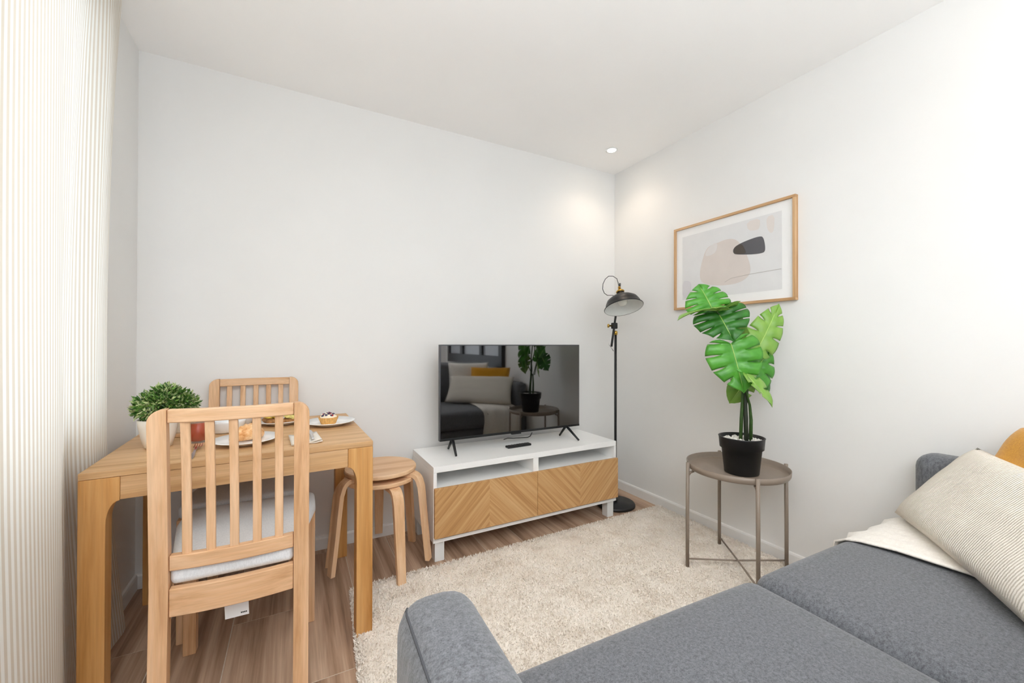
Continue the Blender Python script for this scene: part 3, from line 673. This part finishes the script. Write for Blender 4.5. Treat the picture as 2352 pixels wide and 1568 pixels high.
leaf(lx(1709, 880, .05), lx(1676, 926, .09), tocam*.8+UPV*.5, .12, LEAF_L, (.4,), fold=.2)
leaf(lx(1733, 800, .04), lx(1762, 790, .08), UPV+tocam*.2, .09, LEAF_D, (.4,))
leaf(lx(1738, 850, .06), lx(1766, 905, .08), tocam+RT*.5+UPV*.2, .16, LEAF_D, (.3, .5, .68), fold=.25)
O = Vector((PX, PY, PZ))
for pts, rad, mt in (([(1701, 1012, 0), (1703, 960, 0), (1706, 905, 0), (1707, 850, .0), (1697, 800, .02), (1682, 774, .02), (1660, 730, .02), (1645, 714, .0)], [.008, .008, .006, .005, .004, .0035, .003, .003], STEM),
                     ([(1714, 1014, -.02), (1713, 960, -.01), (1711, 905, 0), (1711, 870, 0), (1714, 830, .02), (1705, 790, .03), (1690, 765, .03)], [.010, .010, .008, .005, .004, .0035, .003], STEMD),
                     ([(1724, 1012, .0), (1725, 965, .0), (1722, 930, .0), (1714, 900, -.02), (1716, 862, -.05)], [.009, .008, .006, .004, .003], STEM),
                     ([(1713, 930, .01), (1716, 880, .03), (1724, 840, .04), (1742, 799, .01)], [.004, .004, .0035, .003], STEM),
                     ([(1715, 925, .02), (1718, 890, .03), (1722, 868, .03)], [.004, .0035, .003], STEM)):
    obj('stem', tube(BM(), [lx(*p)-O for p in pts], rad, 8), mt, pl, True)

# ------------------------------------------------------------------ sofa, throw, pillows
SR = math.radians(-2.0); SX, SY = -1.03, -1.69
sf = thing('sofa', 'grey fabric sofa facing the television, at the picture\'s lower right', 'sofa', (SX, SY, 0), SR)
SH = .44
for s in (-1, 1):
    o = obj('seat_cushion', soft_box(.893, .74, .17, .045, 10, (0, .012, .016)), SOFA, sf, True, loc=(s*.449, -.368, SH-.085))
    a = obj('armrest', soft_box(.13, .98, .60, .05, 8, (.006, 0, .004)), SOFA, sf, True, loc=(.966, -.525, .39) if s > 0 else (-.948, -.55, .39))
    for y in (-.12, -.84): obj('leg', lathe(BM(), [(0, .012), (.016, .012), (.020, .095), (0, .095)], 16), BLACK, sf, True, loc=(s*.93, y, 0))
    # piping along the armrest's upper outer edge
    obj('piping', tube(BM(), [(s*x, y, z) for x, y, z in ((.0505, .4755, -.24), (.0505, .4755, .1), (.0505, .4755, .25), (.0485, .4735, .266), (.0443, .4690, .2795), (.0485, .455, .2845), (.0505, .44, .2860), (.0512, .2, .2872), (.0512, -.2, .2872), (.0505, -.44, .2860))], .0022, 6), MATS.get('dark_piping') or plain('dark_piping', '4b4d52', .9), a, True)
    obj('back_cushion', soft_box(.89, .20, .46, .07, 8, (0, .03, .01)), SOFA, sf, True, loc=(s*.447, -.835, .64))
obj('seat_base', soft_box(1.80, .90, .17, .03, 6), SOFA, sf, True, loc=(0, -.49, .182))
obj('backrest', soft_box(2.06, .12, .70, .05, 8), SOFA, sf, True, loc=(0, -1.0, .45))
th = thing('throw_blanket', 'cream knitted throw laid over the right end of the sofa seat', 'blanket', (SX, SY, 0), SR)
path = [(-.60, SH+.012), (-.45, SH+.018), (-.3, SH+.022), (-.15, SH+.018), (-.06, SH+.008), (-.02, SH-.004), (.006, SH-.025), (.020, SH-.06), (.028, SH-.12), (.026, SH-.20), (.024, SH-.28)]
bm = BM(); n = 26; rows = []
for i, (y, z) in enumerate(path):
    row = []
    for j in range(n+1):
        t = j/n; x = .478+.412*t+.010*math.sin(i*1.1)*(1-t); wob = .004*math.sin(t*21+i*.3)+.004*mnoise.noise(Vector((t*6, i*.5, 3)))
        sag = -.016*max(0, (t-.90)/.10)**2 if i < 6 else 0
        row.append(bm.verts.new((x, y+(wob*2.2 if i > 5 else 0), z+abs(wob)*.8+.004+sag)))
    rows.append(row)
for a, b in zip(rows, rows[1:]):
    for j in range(n): bm.faces.new((a[j], a[j+1], b[j+1], b[j]))
o = obj('cloth', bm, THROWM, th, True); so = o.modifiers.new('thickness', 'SOLIDIFY'); so.thickness = .006; so.offset = 1
bm = BM()
for j in range(48):
    x = .480+.408*j/47; tube(bm, [(x, .026, SH-.278), (x+.003*random.uniform(-1, 1), .027, SH-.31), (x+.006*random.uniform(-1, 1), .026, SH-.345)], .0018, 4)
fg = obj('fringe', bm, THROWM, th, True); fg['kind'] = 'stuff'
ud = Vector((-.80, -.60, 0)).normalized()
def put_pillow(name, label, A, up, w, h, t, mat, udir, seed):
    o = obj(name, pillow_bm(w, h, t, seed=seed), mat, None, True); u = -Vector(udir).normalized(); v = Vector(up); v = (v-u*v.dot(u)).normalized()
    c = Vector(A)+Vector(udir).normalized()*w/2+v*h/2; orient(o, u, v, c); tag(o, label, 'cushion'); return o
put_pillow('throw_pillow', 'cream ribbed lumbar pillow leaning on the sofa arm, in front of the mustard one', (-.215, -1.738, .475), (.14, -.20, .29), .72, .345, .105, PILLOWM, ud, 1)
put_pillow('throw_pillow', 'mustard yellow pillow behind the cream ribbed one', (-.165, -1.900, .495), (.09, -.17, .42), .45, .375, .12, MUSTARD, ud, 5)
put_pillow('throw_pillow', 'plain cream pillow behind the mustard one, against the sofa back', (-.24, -2.215, .475), (.02, -.10, .42), .46, .42, .12, THROWM, Vector((-.95, -.28, 0)), 9)

# ------------------------------------------------------------------ breakfast things on the table
Z = TH+.0005
fp = thing('potted_herb', 'small bushy artificial plant in a cream ceramic pot', 'potted plant', (-2.613, -.535, Z))
obj('pot', lathe(BM(), [(0, 0), (.033, 0), (.038, .003), (.047, .035), (.054, .072), (.058, .100), (.055, .101), (.051, .092), (.047, .086), (0, .086)], 40), CREAMC, fp, True)
obj('soil', lathe(BM(), [(0, .086), (.046, .0865), (.042, .091), (0, .093)], 20), plain('dark_soil', '3a2d22', .9, var=.3), fp)
cent = [(a*.80+.022, b*.85-.012, c_*.94+.006, d_*.82) for a, b, c_, d_ in [(-.04, 0, .155, .065), (.035, .0, .160, .066), (0, .03, .165, .066), (0, -.035, .150, .064), (-.062, .0, .140, .046), (.066, .0, .148, .046), (.0, 0, .192, .045)]]
vs, fs, mi = [], [], []
for k in range(2600):
    cx, cy, cz, rr = cent[random.randrange(len(cent))]; d = Vector((random.gauss(0, 1), random.gauss(0, 1), random.gauss(0, 1))).normalized(); q = rr*(1.04-.6*random.random()**2)
    p = Vector((cx, cy, cz))+Vector((d.x*q, d.y*q, d.z*q*.8))
    if p.z < .105: p.z = .105+random.random()*.02
    g = (d+Vector((random.gauss(0, .5), random.gauss(0, .5), random.gauss(.25, .5)))).normalized(); sd = g.orthogonal(); sd.rotate(Matrix.Rotation(random.random()*6.28, 3, g)); sd.normalize()
    nm = g.cross(sd); L, w = .013+.009*random.random(), .0032+.002*random.random(); i = len(vs)
    vs += [p, p+g*L*.5+sd*w+nm*.001, p+g*L-nm*.002, p+g*L*.5-sd*w+nm*.001]; fs += [(i, i+1, i+2), (i, i+2, i+3)]
    m = random.choices((0, 1, 2), (.30, .38, .32))[0]; mi += [m, m]
me = bpy.data.meshes.new('foliage'); me.from_pydata(vs, [], fs)
for h in (('herb_dark', '2f5420', '3f6a2a'), ('herb_mid', '577f34', '6d9443'), ('herb_pale', 'a3b573', 'c3cf9a')): me.materials.append(leafmat(*h))
me.polygons.foreach_set('material_index', mi); fo = link('foliage', me, None, fp); fo['kind'] = 'stuff'
for k in range(7):
    a = k*.9; obj('stem', tube(BM(), [(.012*math.cos(a), .012*math.sin(a), .09), (.025*math.cos(a), .025*math.sin(a), .13), (.04*math.cos(a), .04*math.sin(a), .16)], .0015, 5), STEM, fp)
# ribbed cup on a wooden coaster
cs = tag(obj('coaster', lathe(BM(), [(0, 0), (.050, 0), (.052, .002), (.052, .012), (.049, .014), (0, .014)], 40), BIRCH), 'round pale wooden coaster under the ribbed cup', 'coaster'); cs.location = (-2.585, -.335, Z)
bm = BM(); seg = 72
def rib(prof):
    rings = []
    for i, (r, z) in enumerate(prof): rings.append([(math.cos(k*2*math.pi/seg)*r*(1+(.012 if k % 2 else -.012)), math.sin(k*2*math.pi/seg)*r*(1+(.012 if k % 2 else -.012)), z) for k in range(seg)])
    return loft(BM(), rings)
cu = tag(obj('ribbed_cup', rib([(.001, 0), (.036, 0), (.040, .006), (.042, .075), (.039, .075), (.037, .010), (.001, .008)]), CREAMC), 'cream ribbed cup on a wooden coaster behind the plant pot', 'cup'); cu.location = (-2.585, -.335, Z+.0145)
# juice glass
jg = thing('juice_glass', 'clear glass of red juice on the table', 'glass', (-2.503, -.515, Z))
obj('glass_wall', lathe(BM(), [(0, 0), (.025, 0), (.027, .004), (.0305, .102), (.0290, .102), (.0258, .008), (0, .007)], 32), GLASS, jg, True)
obj('juice', lathe(BM(), [(0, .0075), (.0254, .0085), (.0275, .070), (0, .070)], 32), plain('red_juice', 'd8220f', .15, var=.1, nscale=60), jg, True)
# fork
fk = thing('fork', 'steel fork lying at the table edge before the juice glass', 'fork', (-2.482, -.69, Z), math.radians(3))
obj('handle', loft(BM(), [[(-w, y, z), (w, y, z), (w, y, z+.002), (-w, y, z+.002)] for y, w, z in ((-.095, .005, 0), (-.06, .006, .001), (0, .003, .006), (.03, .003, .010), (.045, .011, .008), (.055, .0125, .006))]), STEEL, fk, bevel=.0006)
for k in range(4):
    x = -.0105+k*.007; obj('tine', loft(BM(), [[(x-w, y, z), (x+w, y, z), (x+w, y, z+.0018), (x-w, y, z+.0018)] for y, w, z in ((.054, .0017, .006), (.08, .0015, .004), (.10, .0006, .009))]), STEEL, fk)
def plate(x, y, r, label, name='plate', mat=CERAM):
    o = obj(name, lathe(BM(), [(0, .0), (r*.55, .0), (r*.6, .004), (r*.97, .017), (r, .0185), (r*.985, .0205), (r*.62, .008), (r*.5, .0055), (0, .0055)], 56), mat, None, True)
    o.location = (x, y, Z); return tag(o, label, 'plate', 'breakfast plates')
plate(-2.343, -.612, .108, 'white plate with the croissant')
plate(-2.045, -.385, .106, 'white plate with the small tart at the right end')
plate(-2.240, -.255, .104, 'white plate with the egg toast at the table\'s back')
# croissant: ridged crescent
cr = BM(); rings = []; nS = 33
for i in range(nS+1):
    t = i/nS; a = (t-.5)*2.3; c = Vector((.052*math.sin(a), .045*(math.cos(a)-1), 0)); env = math.sin(max(.02, min(.98, t))*math.pi)**.62
    rg = 1+.10*(abs(((t*7) % 1)-.5)*2-.5); r = .027*env*rg+.002
    tg_ = Vector((math.cos(a), -math.sin(a)*.86, 0)).normalized(); sd = Vector((-tg_.y, tg_.x, 0))
    rings.append([c+sd*math.cos(k*math.pi/8)*r+Vector((0, 0, r*.92+math.sin(k*math.pi/8)*r*.92)) for k in range(16)])
co = obj('croissant', loft(cr, rings), None, None, True); m, nt, b = new_mat('baked_pastry'); v = coords(nt)
nt.links.new(ramp(nt, noise(nt, v, 70, 4, .6), [(.3, S('c98545')), (.5, S('e6b078')), (.7, S('f3cfa0'))]), b.inputs['Base Color']); b.inputs['Roughness'].default_value = .45; bump(nt, b, noise(nt, v, 160, 3), .4)
co.data.materials.append(m); co.location = (-2.338, -.600, Z+.007); co.rotation_euler = (0, 0, math.radians(200)); co.scale = (1.05, 1.05, 1.15); tag(co, 'golden ridged croissant on the white plate', 'croissant')
PASTRY = m
# egg toast
BREAD = plain('brown_bread', '9a6a3c', .85, var=.35, nscale=90, bstr=.5)
for (x, y, rz, lab, grp) in ((-2.276, -.250, .35, 'brown toast slice topped with yellow egg, left on its plate', 'egg toasts'), (-2.202, -.262, -.15, 'brown toast slice with greens, right on its plate', 'egg toasts')):
    tt_ = thing('toast', lab, 'toast', (x, y, Z+.0075), rz, grp); obj('bread', soft_box(.062, .095, .018, .007, 3, k=2), BREAD, tt_, True, loc=(0, 0, .009))
    bm = BM()
    for k in range(16):
        g = bmesh.ops.create_icosphere(bm, subdivisions=1, radius=.008+.005*random.random()); bmesh.ops.scale(bm, verts=g['verts'], vec=(1.2, 1.2, .7)); bmesh.ops.translate(bm, verts=g['verts'], vec=(random.uniform(-.022, .022), random.uniform(-.036, .036), .022+random.random()*.008))
    e = obj('scrambled_egg', bm, plain('egg_yellow', 'f0cf5a' if rz > 0 else 'd9c878', .6, var=.15, nscale=120), tt_, True); e['kind'] = 'stuff'
    for k in range(9):
        a = random.random()*6.28; p = Vector((random.uniform(-.03, .03), random.uniform(-.042, .042), .030)); d = Vector((math.cos(a), math.sin(a), .25)); s = Vector((-d.y, d.x, 0))*.006
        bm = BM(); V4 = [bm.verts.new(q) for q in (p, p+d*.010+s, p+d*.021+Vector((0, 0, .003)), p+d*.010-s)]; bm.faces.new(V4); obj('herb_leaf', bm, MATS['herb_mid'] if k % 2 else MATS['herb_dark'], tt_)
# bowl with berries + low dish
def bowl(name, x, y, r, h, label, cat='bowl'):
    o = thing(name, label, cat, (x, y, Z)); obj('bowl_wall', lathe(BM(), [(0, 0), (r*.5, 0), (r*.55, .004), (r*.86, h*.5), (r, h), (r*.965, h), (r*.82, h*.52), (r*.5, .008), (0, .007)], 48), CERAM, o, True); return o
bw = bowl('berry_bowl', -2.395, -.195, .062, .056, 'white bowl of granola and red berries at the back')
obj('granola', lathe(BM(), [(0, .008), (.030, .012), (.053, .040), (.03, .048), (0, .050)], 28), plain('granola', 'b48a58', .9, var=.4, nscale=160, bstr=.8), bw, True)
BERRY = [plain('berry_red', 'a3162a', .35, var=.2, nscale=200), plain('berry_dark', '3a1a3a', .4, var=.2)]
for k in range(14):
    a, q = random.random()*6.28, .038*math.sqrt(random.random()); bm = BM(); bmesh.ops.create_icosphere(bm, subdivisions=2, radius=.0075); obj('berry', bm, BERRY[k % 3 == 0], bw, True, loc=(q*math.cos(a), q*math.sin(a), .053+.002*random.random()))
ds = obj('ceramic_dish', lathe(BM(), [(0, 0), (.052, 0), (.060, .005), (.068, .040), (.0705, .052), (.068, .052), (.062, .014), (0, .010)], 48), CERAM, None, True); ds.location = (-2.437, -.338, Z); tag(ds, 'empty low white dish in front of the berry bowl', 'dish')
# tart
tr = thing('fruit_tart', 'small tart with cream and blueberries on the right plate', 'tart', (-2.052, -.388, Z+.006))
rings = []
for r, z in ((.001, 0), (.030, 0), (.041, .028), (.042, .030), (.038, .031), (.036, .024), (.001, .024)): rings.append([(math.cos(k*2*math.pi/48)*r*(1+(.02 if k % 2 else -.02)), math.sin(k*2*math.pi/48)*r*(1+(.02 if k % 2 else -.02)), z) for k in range(48)])
obj('pastry_shell', loft(BM(), rings), plain('tart_shell', 'd9a55e', .6, var=.15, nscale=120), tr)
obj('cream_filling', lathe(BM(), [(0, .024), (.037, .024), (.034, .034), (.02, .043), (0, .046)], 28), plain('cream_filling', 'f3e6cf', .5, var=.05), tr, True)
for k in range(13):
    a, q = k*2.4, .028*math.sqrt((k+.4)/13); bm = BM(); bmesh.ops.create_icosphere(bm, subdivisions=2, radius=.0065); obj('blueberry', bm, plain('blueberry', '3c3550', .5, var=.2) if k == 0 else MATS['blueberry'], tr, True, loc=(q*math.cos(a), q*math.sin(a), .047-.35*q))
for k in range(10):
    a, q = k*2.1+1, .030*math.sqrt((k+.4)/10); bm = BM(); bmesh.ops.create_icosphere(bm, subdivisions=1, radius=.006); obj('cream_dab', bm, MATS['cream_filling'] if k % 2 else BERRY[0], tr, True, loc=(q*math.cos(a), q*math.sin(a), .049-.35*q))
# napkin and knife
nk = thing('napkin', 'folded beige linen napkin at the table edge right of the croissant plate', 'napkin', (-2.150, -.655, Z), math.radians(4))
for k, (x0, x1, z0, z1) in enumerate(((-.052, .050, .0, .0), (-.050, .047, .004, .009))):
    bm = BM(); n = 10; R = []
    for i in range(n+1):
        t = i/n; R.append([bm.verts.new((x0+(x1-x0)*t, yy, z0+.003+(z1)*max(0, t-.35)+.002*math.sin(t*9+k+yy*20))) for yy in (-.085, -.03, .03, .085)])
    for a, b in zip(R, R[1:]):
        for j in range(3): bm.faces.new((a[j], a[j+1], b[j+1], b[j]))
    o = obj('fold', bm, NAPKIN, nk, True); so = o.modifiers.new('thickness', 'SOLIDIFY'); so.thickness = .0025
kf = thing('knife', 'steel table knife lying on the napkin', 'knife', (-2.130, -.655, Z+.0165), math.radians(2))
obj('handle', bbox(-.005, .005, -.085, .0, 0, .004), STEEL, kf, bevel=.0015)
obj('blade', prism(BM(), [(-.005, 0), (.006, 0), (.008, .05), (.004, .085), (-.005, .09)], .0012, .0026, lambda a, b, c: (a, b, c)), STEEL, kf)
